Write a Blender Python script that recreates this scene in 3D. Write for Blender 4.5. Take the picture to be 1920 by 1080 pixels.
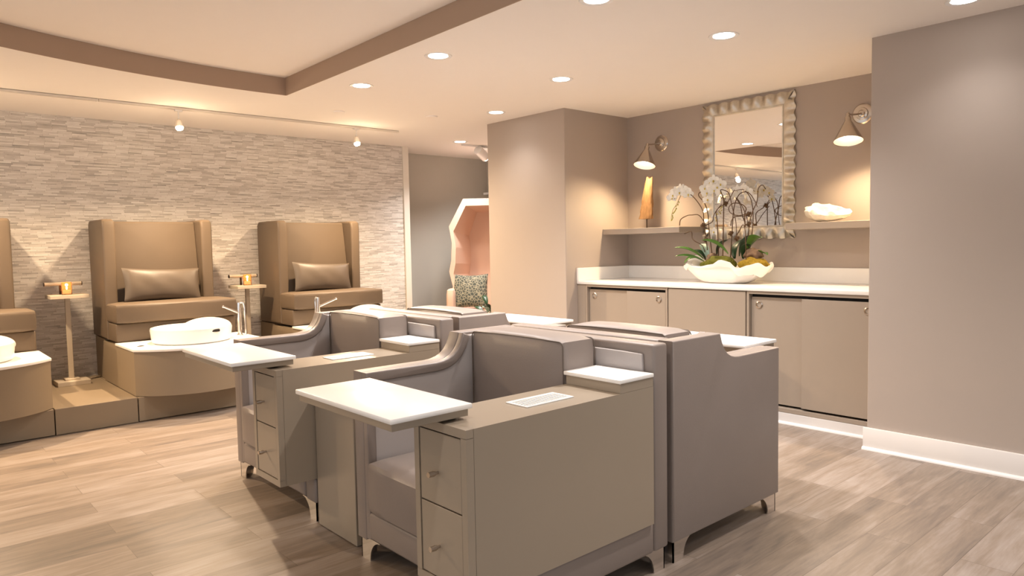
import bpy, bmesh, math, random
from mathutils import Vector, Matrix
PI = math.pi
for o in list(bpy.data.objects): bpy.data.objects.remove(o)
scene = bpy.context.scene
COL = scene.collection

# ---------------------------------------------------------------- camera
cam_d = bpy.data.cameras.new('camera')
cam = bpy.data.objects.new('camera', cam_d); COL.objects.link(cam)
cam_d.sensor_width = 36.0
cam_d.lens = 36.0 * 1337.64 / 1920.0
cam_d.clip_start = 0.05
cam.matrix_world = Matrix(((0.747095, 0.054482, -0.662481, 0),
                           (-0.664463, 0.033677, -0.746562, 0),
                           (-0.018364, 0.997947, 0.061361, 1.3),
                           (0, 0, 0, 1)))
scene.camera = cam

# ---------------------------------------------------------------- world, exposure
scene.view_settings.view_transform = 'Standard'
scene.view_settings.look = 'None'
scene.view_settings.gamma = 1.0
scene.view_settings.exposure = 0.5
scene.view_settings.use_curve_mapping = False
w = bpy.data.worlds.new('daylight'); scene.world = w; w.use_nodes = True
bg = w.node_tree.nodes['Background']
bg.inputs[0].default_value = (0.93, 0.96, 1.0, 1); bg.inputs[1].default_value = 0.85

CEIL = 2.487
def lamp(name, kind, loc, energy, color, **k):
    d = bpy.data.lights.new(name, kind); d.energy = energy; d.color = color
    for a, b in k.items(): setattr(d, a, b)
    o = bpy.data.objects.new(name, d); COL.objects.link(o); o.location = loc
    return o
def aim(o, target):
    o.rotation_euler = (Vector(target) - o.location).to_track_quat('-Z', 'Y').to_euler()

NEUTRAL = (1.0, 0.945, 0.92); WARM = (1.0, 0.74, 0.48); AMBER = (1.0, 0.74, 0.45)
# recessed downlights (x, y): the seen ones first, then the grid carried on out of view, then added fill lamps
DOWN = [(2.70, 3.70), (2.74, 4.72), (3.78, 3.68), (3.75, 2.33), (4.24, 4.95), (5.09, 6.59), (2.70, 2.38), (4.17, 1.22)]
DOWN_OFF_FILL = [(2.70, 1.06), (2.70, -0.26), (3.9, -0.2), (5.3, 5.85), (0.9, 1.35), (-0.9, 1.35), (0.9, -0.9)]  # the alcove lamp behind the column and the tray lamps are added fill
WATT = [130, 120, 110, 85, 14, 110, 125, 12, 75, 45, 20, 75, 55, 25, 20]
for i, (x, y) in enumerate(DOWN + DOWN_OFF_FILL):
    tz = 0.135 if x < 2.3 else 0.0
    o = lamp('downlight_or_fill_beam', 'SPOT', (x, y, CEIL + tz - 0.03), WATT[i], (1.0, 0.80, 0.60) if x < 0 else NEUTRAL, spot_size=math.radians(125), spot_blend=1.0, shadow_soft_size=0.07)
TRACK = [(1.94, 6.33), (3.60, 6.33), (0.30, 6.33), (-1.30, 6.33)]
for i, (x, y) in enumerate(TRACK):
    lamp('track_beam', 'POINT', (x, y - 0.03, CEIL - 0.215), 2.0, WARM, shadow_soft_size=0.03)
    o = lamp('track_beam', 'SPOT', (x, y - 0.03, CEIL - 0.215), 195, WARM, spot_size=math.radians(165), spot_blend=1.0, shadow_soft_size=0.035)
    aim(o, (x, y - 0.6, 0))
o = lamp('washer_beam', 'SPOT', (5.62, 6.78, CEIL - 0.16), 55, NEUTRAL, spot_size=math.radians(120), spot_blend=1.0, shadow_soft_size=0.05); aim(o, (6.0, 7.0, 0.9))

# ---------------------------------------------------------------- materials
def new_mat(name):
    m = bpy.data.materials.new(name); m.use_nodes = True
    return m, m.node_tree, m.node_tree.nodes['Principled BSDF']
def lin(r, g, b):
    f = lambda c: ((c / 255 + 0.055) / 1.055) ** 2.4 if c > 10 else c / 255 / 12.92
    return (f(r), f(g), f(b), 1)
def N(t, kind, **k):
    n = t.nodes.new(kind)
    for a, b in k.items(): setattr(n, a, b)
    return n
def coords(t, scale=(1, 1, 1), space='Object'):
    c = N(t, 'ShaderNodeTexCoord'); m = N(t, 'ShaderNodeMapping'); m.inputs['Scale'].default_value = scale
    t.links.new(c.outputs[space], m.inputs[0]); return m.outputs[0]
def simple(name, col, rough=0.5, metal=0.0, var=0.04, scale=8, bump=0.0, bscale=60, coat=0.0, spec=0.5, stretch=(1, 1, 1)):
    m, t, p = new_mat(name)
    v = coords(t, stretch)
    n = N(t, 'ShaderNodeTexNoise'); n.inputs['Scale'].default_value = scale; n.inputs['Detail'].default_value = 4
    t.links.new(v, n.inputs['Vector'])
    mx = N(t, 'ShaderNodeMix', data_type='RGBA')
    mx.inputs['A'].default_value = tuple(c * (1 - var) for c in col[:3]) + (1,)
    mx.inputs['B'].default_value = tuple(min(1, c * (1 + var)) for c in col[:3]) + (1,)
    t.links.new(n.outputs['Fac'], mx.inputs['Factor']); t.links.new(mx.outputs['Result'], p.inputs['Base Color'])
    p.inputs['Roughness'].default_value = rough; p.inputs['Metallic'].default_value = metal
    p.inputs['Coat Weight'].default_value = coat; p.inputs['Specular IOR Level'].default_value = spec
    if bump:
        b = N(t, 'ShaderNodeTexNoise'); b.inputs['Scale'].default_value = bscale; b.inputs['Detail'].default_value = 3
        t.links.new(v, b.inputs['Vector'])
        bb = N(t, 'ShaderNodeBump'); bb.inputs['Strength'].default_value = bump; bb.inputs['Distance'].default_value = 0.004
        t.links.new(b.outputs['Fac'], bb.inputs['Height']); t.links.new(bb.outputs[0], p.inputs['Normal'])
    return m
def emit(name, col, strength):
    m, t, p = new_mat(name)
    p.inputs['Base Color'].default_value = (0.8, 0.8, 0.8, 1)
    p.inputs['Emission Color'].default_value = col; p.inputs['Emission Strength'].default_value = strength
    return m

M = {}
M['wall'] = simple('taupe_wall_paint', lin(173, 160, 149), 0.75, var=0.012, bump=0.04, bscale=180)
M['ceiling'] = simple('ceiling_paint', lin(244, 238, 232), 0.85, var=0.008)
M['fascia'] = simple('brown_tray_paint', lin(172, 148, 128), 0.8, var=0.01)
M['trimwhite'] = simple('white_trim_paint', lin(226, 222, 218), 0.35, var=0.01)
M['cream'] = simple('cream_trim_paint', lin(222, 214, 202), 0.5, var=0.01)
M['quartz'] = simple('white_quartz', lin(240, 236, 230), 0.34, var=0.015, scale=25)
M['porcelain'] = simple('white_porcelain', lin(244, 240, 234), 0.15, var=0.005, coat=0.3)
M['laminate'] = simple('taupe_laminate', lin(154, 140, 122), 0.30, var=0.02, scale=5, spec=0.6)
M['lam_cab'] = simple('greige_cabinet_laminate', lin(160, 146, 131), 0.45, var=0.02, scale=5, spec=0.4)
M['shelf'] = simple('greige_shelf_paint', lin(170, 158, 146), 0.5, var=0.02)
M['pedlam'] = simple('tan_laminate', lin(138, 122, 101), 0.45, var=0.02, scale=5, spec=0.4)
M['leather'] = simple('grey_taupe_leather', lin(134, 122, 114), 0.42, var=0.05, scale=6, bump=0.12, bscale=260, spec=0.5)
M['lining'] = simple('pale_grey_leather', lin(172, 164, 160), 0.42, var=0.03, scale=6, bump=0.08, bscale=260)
M['pedleather'] = simple('brown_leather', lin(100, 85, 69), 0.52, var=0.05, scale=5, bump=0.1, bscale=220)
M['pillow'] = simple('bronze_satin', lin(88, 76, 64), 0.48, var=0.06, scale=9, bump=0.25, bscale=14)
M['pillow_b'] = M['pillow']
M['piping'] = simple('piping_thread', lin(96, 84, 74), 0.5)
M['chrome'] = simple('polished_chrome', (0.78, 0.76, 0.74, 1), 0.12, 1.0, var=0.02)
M['nickel'] = simple('brushed_nickel', (0.56, 0.50, 0.44, 1), 0.20, 1.0, var=0.06, scale=40)
M['dark'] = simple('dark_gap', lin(28, 22, 18), 0.7)
M['ventw'] = simple('white_vent', lin(232, 230, 226), 0.4, var=0.01)
M['wood'] = simple('bleached_wood', lin(190, 176, 156), 0.5, var=0.06, scale=14, stretch=(1, 6, 6))
M['pink'] = simple('peach_upholstery', lin(222, 188, 166), 0.7, var=0.03, bump=0.1, bscale=200)
M['stem'] = simple('brown_stem', lin(92, 66, 42), 0.6, var=0.15, scale=30)
M['greenstem'] = simple('green_brown_stem', lin(98, 92, 52), 0.5, var=0.2, scale=30)
M['petal'] = simple('white_petal', lin(246, 244, 238), 0.55, var=0.02)
M['petal'].node_tree.nodes['Principled BSDF'].inputs['Subsurface Weight'].default_value = 0.0
M['lip'] = simple('yellow_lip', lin(214, 190, 92), 0.5)
M['bud'] = simple('green_bud', lin(170, 164, 100), 0.5)
M['leaf'] = simple('orchid_leaf', lin(74, 112, 44), 0.35, var=0.25, scale=10)
M['leafdark'] = simple('dark_leaf', lin(30, 62, 34), 0.35, var=0.25, scale=10)
M['leafpale'] = simple('silvery_leaf', lin(150, 176, 160), 0.45, var=0.2, scale=20)
M['moss'] = simple('green_moss', lin(104, 104, 30), 0.95, var=0.5, scale=60, bump=1.0, bscale=120)
M['mossy'] = simple('yellow_moss', lin(150, 124, 34), 0.95, var=0.5, scale=60, bump=1.0, bscale=120)
M['stone_'] = simple('brown_stone', lin(132, 106, 84), 0.8, var=0.35, scale=26, bump=0.5)
M['drift'] = simple('driftwood', lin(132, 98, 62), 0.85, var=0.5, scale=16, bump=0.9, bscale=26, stretch=(3, 3, 0.7))
M['rod'] = simple('dark_bronze_rod', lin(60, 46, 36), 0.4, 0.8)
M['coral'] = simple('white_coral', lin(250, 240, 222), 0.8, var=0.06, scale=30, bump=0.8, bscale=60)
M['bowl'] = simple('white_plaster', lin(246, 240, 232), 0.5, var=0.01)
M['alcove'] = simple('grey_alcove_paint', lin(182, 178, 168), 0.8, var=0.01)
M['planter'] = simple('white_planter', lin(220, 214, 206), 0.5)
M['silver'] = simple('silver_leaf', (0.60, 0.55, 0.47, 1), 0.36, 0.95, var=0.2, scale=30, bump=0.5, bscale=50)
M['mirror'] = simple('mirror_glass', (0.93, 0.91, 0.88, 1), 0.0, 1.0, var=0.0)
M['lens'] = emit('lit_lens', (1.0, 0.95, 0.9, 1), 14)
M['bulbwarm'] = emit('lit_halogen', (1.0, 0.78, 0.45, 1), 60)
M['shadein'] = emit('lit_shade_inside', (1.0, 0.90, 0.74, 1), 5)
M['shadewhite'] = simple('white_enamel', lin(248, 240, 226), 0.4)
M['flame'] = emit('candle_flame', (1.0, 0.75, 0.42, 1), 20)
M['wax'] = emit('lit_wax', (1.0, 0.72, 0.42, 1), 0.8)

def amber_glass():
    m, t, p = new_mat('amber_glass')
    p.inputs['Base Color'].default_value = lin(240, 190, 140)
    p.inputs['Transmission Weight'].default_value = 0.85; p.inputs['Roughness'].default_value = 0.08
    p.inputs['IOR'].default_value = 1.2
    return m
M['amber'] = amber_glass()

def fabric_pattern():
    m, t, p = new_mat('patterned_cushion_fabric')
    v = coords(t)
    a = N(t, 'ShaderNodeTexVoronoi', feature='DISTANCE_TO_EDGE'); a.inputs['Scale'].default_value = 32
    t.links.new(v, a.inputs['Vector'])
    r = N(t, 'ShaderNodeValToRGB'); r.color_ramp.elements[0].position = 0.06; r.color_ramp.elements[1].position = 0.13
    r.color_ramp.elements[0].color = lin(150, 144, 122); r.color_ramp.elements[1].color = lin(74, 78, 70)
    t.links.new(a.outputs['Distance'], r.inputs[0]); t.links.new(r.outputs[0], p.inputs['Base Color'])
    p.inputs['Roughness'].default_value = 0.8
    return m
M['pattern'] = fabric_pattern()

def floor_mat():
    m, t, p = new_mat('wood_look_planks')
    L = t.links
    v = coords(t)
    def bricks(offs):
        b = N(t, 'ShaderNodeTexBrick'); b.offset = offs; b.offset_frequency = 2; b.squash = 1
        b.inputs['Scale'].default_value = 1; b.inputs['Brick Width'].default_value = 1.22; b.inputs['Row Height'].default_value = 0.182
        b.inputs['Mortar Size'].default_value = 0.0012; b.inputs['Mortar Smooth'].default_value = 0.0; b.inputs['Bias'].default_value = 0
        b.inputs['Color1'].default_value = (0, 0, 0, 1); b.inputs['Color2'].default_value = (1, 1, 1, 1); b.inputs['Mortar'].default_value = (0.5, 0.5, 0.5, 1)
        return b
    b = bricks(0.38); L.new(v, b.inputs['Vector'])
    # shift the grain per plank
    sh = N(t, 'ShaderNodeVectorMath', operation='SCALE'); sh.inputs['Scale'].default_value = 7.3
    L.new(b.outputs['Color'], sh.inputs[0])
    ad = N(t, 'ShaderNodeVectorMath', operation='ADD'); L.new(v, ad.inputs[0]); L.new(sh.outputs[0], ad.inputs[1])
    mp = N(t, 'ShaderNodeMapping'); mp.inputs['Scale'].default_value = (1.3, 8, 1); L.new(ad.outputs[0], mp.inputs[0])
    g = N(t, 'ShaderNodeTexNoise'); g.inputs['Scale'].default_value = 1.6; g.inputs['Detail'].default_value = 7; g.inputs['Roughness'].default_value = 0.62; g.inputs['Distortion'].default_value = 0.5
    L.new(mp.outputs[0], g.inputs['Vector'])
    mp2 = N(t, 'ShaderNodeMapping'); mp2.inputs['Scale'].default_value = (6, 90, 1); L.new(ad.outputs[0], mp2.inputs[0])
    g2 = N(t, 'ShaderNodeTexNoise'); g2.inputs['Scale'].default_value = 1; g2.inputs['Detail'].default_value = 5; L.new(mp2.outputs[0], g2.inputs['Vector'])
    r = N(t, 'ShaderNodeValToRGB'); e = r.color_ramp.elements
    e[0].position = 0.28; e[0].color = lin(98, 89, 82); e[1].position = 0.74; e[1].color = lin(166, 154, 145)
    x = r.color_ramp.elements.new(0.5); x.color = x.color = lin(136, 121, 107)    # mix: 0.55 grain + 0.25 plank tone + 0.2 fine
    def mul(a, k):
        n = N(t, 'ShaderNodeMath', operation='MULTIPLY'); L.new(a, n.inputs[0]); n.inputs[1].default_value = k; return n.outputs[0]
    def add(a, c):
        n = N(t, 'ShaderNodeMath', operation='ADD'); L.new(a, n.inputs[0]); L.new(c, n.inputs[1]); return n.outputs[0]
    sx = N(t, 'ShaderNodeSeparateColor'); L.new(b.outputs['Color'], sx.inputs[0])
    s = add(add(mul(g.outputs['Fac'], 0.58), mul(sx.outputs[0], 0.22)), mul(g2.outputs['Fac'], 0.22))
    L.new(s, r.inputs[0])
    mx = N(t, 'ShaderNodeMix', data_type='RGBA'); mx.blend_type = 'MULTIPLY'
    L.new(b.outputs['Fac'], mx.inputs['Factor']); L.new(r.outputs[0], mx.inputs['A']); mx.inputs['B'].default_value = (0.62, 0.6, 0.58, 1)
    L.new(mx.outputs['Result'], p.inputs['Base Color'])
    p.inputs['Roughness'].default_value = 0.42; p.inputs['Specular IOR Level'].default_value = 0.35
    bp = N(t, 'ShaderNodeBump'); bp.inputs['Strength'].default_value = 0.08; bp.inputs['Distance'].default_value = 0.003
    L.new(g2.outputs['Fac'], bp.inputs['Height']); L.new(bp.outputs[0], p.inputs['Normal'])
    return m
M['floor'] = floor_mat()

def stone_mat():
    m, t, p = new_mat('split_marble_mosaic')
    L = t.links
    c = N(t, 'ShaderNodeTexCoord'); sp = N(t, 'ShaderNodeSeparateXYZ'); L.new(c.outputs['Object'], sp.inputs[0])
    cb = N(t, 'ShaderNodeCombineXYZ'); L.new(sp.outputs[0], cb.inputs[0]); L.new(sp.outputs[2], cb.inputs[1])
    # random shift per row so that the joints do not repeat
    fl = N(t, 'ShaderNodeMath', operation='DIVIDE'); L.new(sp.outputs[2], fl.inputs[0]); fl.inputs[1].default_value = 0.013
    f2 = N(t, 'ShaderNodeMath', operation='FLOOR'); L.new(fl.outputs[0], f2.inputs[0])
    wn = N(t, 'ShaderNodeTexWhiteNoise', noise_dimensions='1D'); L.new(f2.outputs[0], wn.inputs['W'])
    cs = N(t, 'ShaderNodeCombineXYZ'); L.new(wn.outputs['Value'], cs.inputs[0])
    ad = N(t, 'ShaderNodeVectorMath', operation='ADD'); L.new(cb.outputs[0], ad.inputs[0]); L.new(cs.outputs[0], ad.inputs[1])
    b = N(t, 'ShaderNodeTexBrick'); b.offset = 0.0
    b.inputs['Scale'].default_value = 1; b.inputs['Brick Width'].default_value = 0.11; b.inputs['Row Height'].default_value = 0.013
    b.inputs['Mortar Size'].default_value = 0.0010; b.inputs['Mortar Smooth'].default_value = 0.2
    b.inputs['Color1'].default_value = (0, 0, 0, 1); b.inputs['Color2'].default_value = (1, 1, 1, 1); b.inputs['Mortar'].default_value = (0.3, 0.3, 0.3, 1)
    L.new(ad.outputs[0], b.inputs['Vector'])
    mp = N(t, 'ShaderNodeMapping'); mp.inputs['Scale'].default_value = (2.2, 9, 1); L.new(ad.outputs[0], mp.inputs[0])
    n = N(t, 'ShaderNodeTexNoise'); n.inputs['Scale'].default_value = 2.4; n.inputs['Detail'].default_value = 6; n.inputs['Roughness'].default_value = 0.6; L.new(mp.outputs[0], n.inputs['Vector'])
    sx = N(t, 'ShaderNodeSeparateColor'); L.new(b.outputs['Color'], sx.inputs[0])
    pw = N(t, 'ShaderNodeMath', operation='MULTIPLY'); L.new(sx.outputs[0], pw.inputs[0]); pw.inputs[1].default_value = 0.45
    pn = N(t, 'ShaderNodeMath', operation='MULTIPLY'); L.new(n.outputs['Fac'], pn.inputs[0]); pn.inputs[1].default_value = 0.8
    s = N(t, 'ShaderNodeMath', operation='ADD'); L.new(pw.outputs[0], s.inputs[0]); L.new(pn.outputs[0], s.inputs[1])
    r = N(t, 'ShaderNodeValToRGB'); e = r.color_ramp.elements
    e[0].position = 0.22; e[0].color = lin(140, 136, 132); e[1].position = 0.92; e[1].color = lin(236, 231, 225)
    x = e.new(0.38); x.color = lin(184, 177, 169)
    x = e.new(0.58); x.color = lin(212, 205, 197)
    L.new(s.outputs[0], r.inputs[0])
    mx = N(t, 'ShaderNodeMix', data_type='RGBA'); mx.blend_type = 'MULTIPLY'
    L.new(b.outputs['Fac'], mx.inputs['Factor']); L.new(r.outputs[0], mx.inputs['A']); mx.inputs['B'].default_value = (0.62, 0.58, 0.54, 1)
    L.new(mx.outputs['Result'], p.inputs['Base Color'])
    rr = N(t, 'ShaderNodeMapRange'); L.new(sx.outputs[0], rr.inputs[0]); rr.inputs[3].default_value = 0.3; rr.inputs[4].default_value = 0.6
    L.new(rr.outputs[0], p.inputs['Roughness'])
    bp = N(t, 'ShaderNodeBump'); bp.inputs['Strength'].default_value = 0.5; bp.inputs['Distance'].default_value = 0.006
    hm = N(t, 'ShaderNodeMath', operation='SUBTRACT'); L.new(sx.outputs[0], hm.inputs[0]); L.new(b.outputs['Fac'], hm.inputs[1])
    L.new(hm.outputs[0], bp.inputs['Height']); L.new(bp.outputs[0], p.inputs['Normal'])
    return m
M['stone'] = stone_mat()

# ---------------------------------------------------------------- mesh helpers
class MB:
    def __init__(s): s.bm = bmesh.new(); s.mats = []
    def _mi(s, mat):
        if mat is None: return 0
        if mat not in s.mats: s.mats.append(mat)
        return s.mats.index(mat)
    def _merge(s, b, mi=0):
        for f in b.faces: f.material_index = mi
        me = bpy.data.meshes.new('t'); b.to_mesh(me); b.free(); s.bm.from_mesh(me); bpy.data.meshes.remove(me)
    def box(s, x0, y0, z0, x1, y1, z1, bev=0.0, seg=3, mat=None):
        b = bmesh.new(); bmesh.ops.create_cube(b, size=1)
        for v in b.verts:
            v.co = Vector(((x0 + x1) / 2 + v.co.x * (x1 - x0), (y0 + y1) / 2 + v.co.y * (y1 - y0), (z0 + z1) / 2 + v.co.z * (z1 - z0)))
        if bev: bmesh.ops.bevel(b, geom=b.edges[:], offset=bev, segments=seg, profile=0.5, affect='EDGES')
        s._merge(b, s._mi(mat)); return s
    def prism(s, pts, axis, lo, hi, bev=0.0, seg=2, mat=None):
        """pts: 2D outline; axis 'y' -> (x,z) outline extruded in y; 'z' -> (x,y); 'x' -> (y,z)"""
        b = bmesh.new()
        def P(a, c, h):
            return {'y': (a, h, c), 'z': (a, c, h), 'x': (h, a, c)}[axis]
        lo_v = [b.verts.new(P(a, c, lo)) for a, c in pts]; hi_v = [b.verts.new(P(a, c, hi)) for a, c in pts]
        n = len(pts)
        f0 = b.faces.new(lo_v); f1 = b.faces.new(hi_v[::-1])
        for i in range(n):
            b.faces.new((lo_v[i], hi_v[i], hi_v[(i + 1) % n], lo_v[(i + 1) % n]))
        bmesh.ops.recalc_face_normals(b, faces=b.faces[:])
        if bev:
            es = [e for f in (f0, f1) if f.is_valid for e in f.edges]
            bmesh.ops.bevel(b, geom=list(set(es)), offset=bev, segments=seg, profile=0.5, affect='EDGES')
        s._merge(b, s._mi(mat)); return s
    def lathe(s, prof, c=(0, 0, 0), n=32, sx=1, sy=1, mat=None, axis='z', rot=None):
        b = bmesh.new(); rings = []
        for r, z in prof:
            if r < 1e-6: rings.append([b.verts.new((0, 0, z))])
            else: rings.append([b.verts.new((r * sx * math.cos(2 * PI * i / n), r * sy * math.sin(2 * PI * i / n), z)) for i in range(n)])
        for a, d in zip(rings, rings[1:]):
            for i in range(n):
                j = (i + 1) % n
                if len(a) == 1 and len(d) == 1: continue
                if len(a) == 1: b.faces.new((a[0], d[i], d[j]))
                elif len(d) == 1: b.faces.new((a[i], d[0], a[j]))
                else: b.faces.new((a[i], d[i], d[j], a[j]))
        bmesh.ops.recalc_face_normals(b, faces=b.faces[:])
        mt = Matrix.Translation(c)
        if rot is not None: mt = mt @ rot.to_matrix().to_4x4() if not isinstance(rot, Matrix) else mt @ rot
        b.transform(mt); s._merge(b, s._mi(mat)); return s
    def cyl(s, p0, p1, r0, r1=None, n=20, mat=None):
        r1 = r0 if r1 is None else r1
        p0 = Vector(p0); d = Vector(p1) - p0; L = d.length
        q = d.to_track_quat('Z', 'Y')
        return s.lathe([(0, 0), (r0, 0), (r1, L), (0, L)], p0, n, rot=q.to_matrix().to_4x4(), mat=mat)
    def tube(s, pts, r, n=8, mat=None, smooth=True):
        pts = [Vector(p) for p in pts]
        if smooth and len(pts) > 2:
            q = []
            for i in range(len(pts) - 1):
                a = pts[max(i - 1, 0)]; b_ = pts[i]; c_ = pts[i + 1]; d = pts[min(i + 2, len(pts) - 1)]
                for k in range(5):
                    u = k / 5
                    q.append(0.5 * ((2 * b_) + (c_ - a) * u + (2 * a - 5 * b_ + 4 * c_ - d) * u * u + (3 * b_ - 3 * c_ + d - a) * u ** 3))
            q.append(pts[-1]); pts = q
        b = bmesh.new(); rings = []; up = Vector((0.3, 0.2, 1)).normalized()
        m = len(pts)
        for i, p in enumerate(pts):
            d = (pts[min(i + 1, m - 1)] - pts[max(i - 1, 0)]).normalized()
            u = d.cross(up)
            if u.length < 0.05: u = d.cross(Vector((1, 0, 0)))
            u.normalize(); up = u.cross(d).normalized()
            rr = r[0] + (r[1] - r[0]) * i / (m - 1) if isinstance(r, tuple) else r
            rings.append([b.verts.new(p + u * rr * math.cos(2 * PI * k / n) + up * rr * math.sin(2 * PI * k / n)) for k in range(n)])
        for a, c in zip(rings, rings[1:]):
            for k in range(n): b.faces.new((a[k], a[(k + 1) % n], c[(k + 1) % n], c[k]))
        b.faces.new(rings[0][::-1]); b.faces.new(rings[-1])
        bmesh.ops.recalc_face_normals(b, faces=b.faces[:])
        s._merge(b, s._mi(mat)); return s
    def blob(s, c, r, seed=0, amp=0.15, fr=6, sub=4, mat=None):
        rnd = random.Random(seed); b = bmesh.new(); bmesh.ops.create_icosphere(b, subdivisions=sub, radius=1)
        ph = [(Vector((rnd.uniform(-1, 1), rnd.uniform(-1, 1), rnd.uniform(-1, 1))).normalized() * rnd.uniform(0.5, 1) * fr, rnd.uniform(0, 6)) for _ in range(7)]
        for v in b.verts:
            k = 1 + amp * sum(math.sin(v.co.dot(a) + q) for a, q in ph) / 3
            v.co = Vector((c[0] + v.co.x * r[0] * k, c[1] + v.co.y * r[1] * k, c[2] + v.co.z * r[2] * k))
        s._merge(b, s._mi(mat)); return s
    def pad(s, x0, y0, z0, x1, y1, z1, bev=0.02, puff=0.012, axis=None, seg=5, mat=None):
        """upholstered block: rounded edges, faces crowned outwards"""
        b = bmesh.new(); bmesh.ops.create_cube(b, size=1)
        bmesh.ops.subdivide_edges(b, edges=b.edges[:], cuts=9, use_grid_fill=True)
        S = Vector((x1 - x0, y1 - y0, z1 - z0)); Cc = Vector(((x0 + x1) / 2, (y0 + y1) / 2, (z0 + z1) / 2))
        for v in b.verts:
            q = v.co * 2
            p = Vector((q.x * S.x / 2, q.y * S.y / 2, q.z * S.z / 2))
            inner = Vector([max(-(S[i] / 2 - bev), min(S[i] / 2 - bev, p[i])) for i in range(3)])
            d = p - inner
            if d.length > 1e-9: p = inner + d.normalized() * min(bev, max(d.length, 0)) if d.length > bev * 0.999 else inner + d
            for i in range(3):
                if abs(abs(q[i]) - 1) < 1e-6:
                    j, k = [a for a in range(3) if a != i]
                    p[i] += math.copysign(puff * (1 - q[j] ** 2) ** 0.6 * (1 - q[k] ** 2) ** 0.6, q[i])
            v.co = Cc + p
        s._merge(b, s._mi(mat)); return s
    def build(s, name, mat=None, parent=None, smooth=True, ang=35, loc=None):
        me = bpy.data.meshes.new(name)
        bmesh.ops.remove_doubles(s.bm, verts=s.bm.verts[:], dist=1e-5)
        s.bm.to_mesh(me); s.bm.free()
        if s.mats:
            for m_ in s.mats: me.materials.append(m_)
        else: me.materials.append(mat)
        if smooth:
            me.polygons.foreach_set('use_smooth', [True] * len(me.polygons))
            me.set_sharp_from_angle(angle=math.radians(ang))
        o = bpy.data.objects.new(name, me); COL.objects.link(o)
        if parent is not None: o.parent = parent
        if loc is not None: o.location = loc
        return o
def thing(name, label, cat, loc=(0, 0, 0), rz=0.0, group=None):
    o = bpy.data.objects.new(name, None); COL.objects.link(o); o.empty_display_size = 0.1
    o.location = loc; o.rotation_euler = (0, 0, rz); o['label'] = label; o['category'] = cat
    if group: o['group'] = group
    return o
def tag(o, label, cat, group=None):
    o['label'] = label; o['category'] = cat
    if group: o['group'] = group
    return o
def struct(name, mb, mat, label=None, **k):
    o = mb.build(name, mat, **k); o['kind'] = 'structure'
    if label: o['label'] = label
    return o
def dup(root, loc, label, rz=None, group=None):
    r = root.copy(); COL.objects.link(r); r.location = loc; r['label'] = label
    if rz is not None: r.rotation_euler = (0, 0, rz)
    if group: r['group'] = group
    for ch in list(root.children):
        c = ch.copy(); COL.objects.link(c); c.parent = r
        for g in list(ch.children):
            d = g.copy(); COL.objects.link(d); d.parent = c
    return r
def child(root, name):
    return [c for c in root.children if c.name.split('.')[0] == name]

# ================================================================ SETTING
def arc_pts(a0, a1, n, c=(2.2, 1.07), R=4.3):
    return [(c[0] + R * math.cos(a0 + (a1 - a0) * i / n), c[1] + R * math.sin(a0 + (a1 - a0) * i / n)) for i in range(n + 1)]
X0, X1, Y0, Y1 = -4.6, 7.0, -4.6, 8.2
struct('floor', MB().box(X0, Y0, -0.05, X1, Y1, 0.0), M['floor'], 'pale wood-look plank floor running across the salon', smooth=False)

tray = [(2.35, -3.05), (2.45, 5.365)] + arc_pts(math.radians(87.5), math.radians(272), 72)[1:-1]
TRAYZ = 2.622
def ceiling_mesh():
    s = MB(); b = bmesh.new()
    outer = [(X0, Y0), (X1, Y0), (X1, Y1), (X0, Y1)]
    ov = [b.verts.new((x, y, CEIL)) for x, y in outer]; iv = [b.verts.new((x, y, CEIL)) for x, y in tray]
    es = [b.edges.new((ov[i], ov[(i + 1) % 4])) for i in range(4)] + [b.edges.new((iv[i], iv[(i + 1) % len(iv)])) for i in range(len(iv))]
    bmesh.ops.triangle_fill(b, use_beauty=True, use_dissolve=False, edges=es)
    # keep only the faces outside the tray
    def inside(p):
        r = False; n = len(tray)
        for i in range(n):
            (xa, ya), (xb, yb) = tray[i], tray[(i + 1) % n]
            if (ya > p.y) != (yb > p.y) and p.x < (xb - xa) * (p.y - ya) / (yb - ya) + xa: r = not r
        return r
    kill = [f for f in b.faces if inside(f.calc_center_median())]
    bmesh.ops.delete(b, geom=kill, context='FACES_ONLY')
    for f in b.faces:
        if f.normal.z > 0: f.normal_flip()
    ret = bmesh.ops.extrude_face_region(b, geom=b.faces[:])
    for v in [g for g in ret['geom'] if isinstance(g, bmesh.types.BMVert)]: v.co.z = TRAYZ + 0.06
    bmesh.ops.recalc_face_normals(b, faces=b.faces[:])
    s._merge(b)
    s.prism(tray, 'z', TRAYZ, TRAYZ + 0.06)
    return s
struct('ceiling', ceiling_mesh(), M['ceiling'], 'white ceiling with a raised curved tray', smooth=False)
# brown face of the tray: a thin band standing 4 mm proud of the tray's edge
s = MB(); n = len(tray)
cen = Vector((0.4, 1.1))
inn = []
for i in range(n):
    a = Vector(tray[i - 1]); c = Vector(tray[(i + 1) % n]); d = (c - a).normalized(); nn = Vector((-d.y, d.x))
    p = Vector(tray[i]); q = p + nn * 0.006
    if (q - cen).length > (p - cen).length: q = p - nn * 0.006
    inn.append(q)
b = bmesh.new()
for i in range(n):
    j = (i + 1) % n
    A = [b.verts.new((tray[k][0], tray[k][1], z)) for k in (i, j) for z in (CEIL - 0.001, TRAYZ - 0.001)]
    B_ = [b.verts.new((inn[k].x, inn[k].y, z)) for k in (i, j) for z in (CEIL - 0.001, TRAYZ - 0.001)]
    b.faces.new((B_[0], B_[2], B_[3], B_[1])); b.faces.new((A[0], A[2], B_[2], B_[0])); b.faces.new((A[1], B_[1], B_[3], A[3]))
bmesh.ops.remove_doubles(b, verts=b.verts[:], dist=1e-5); bmesh.ops.recalc_face_normals(b, faces=b.faces[:])
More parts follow.
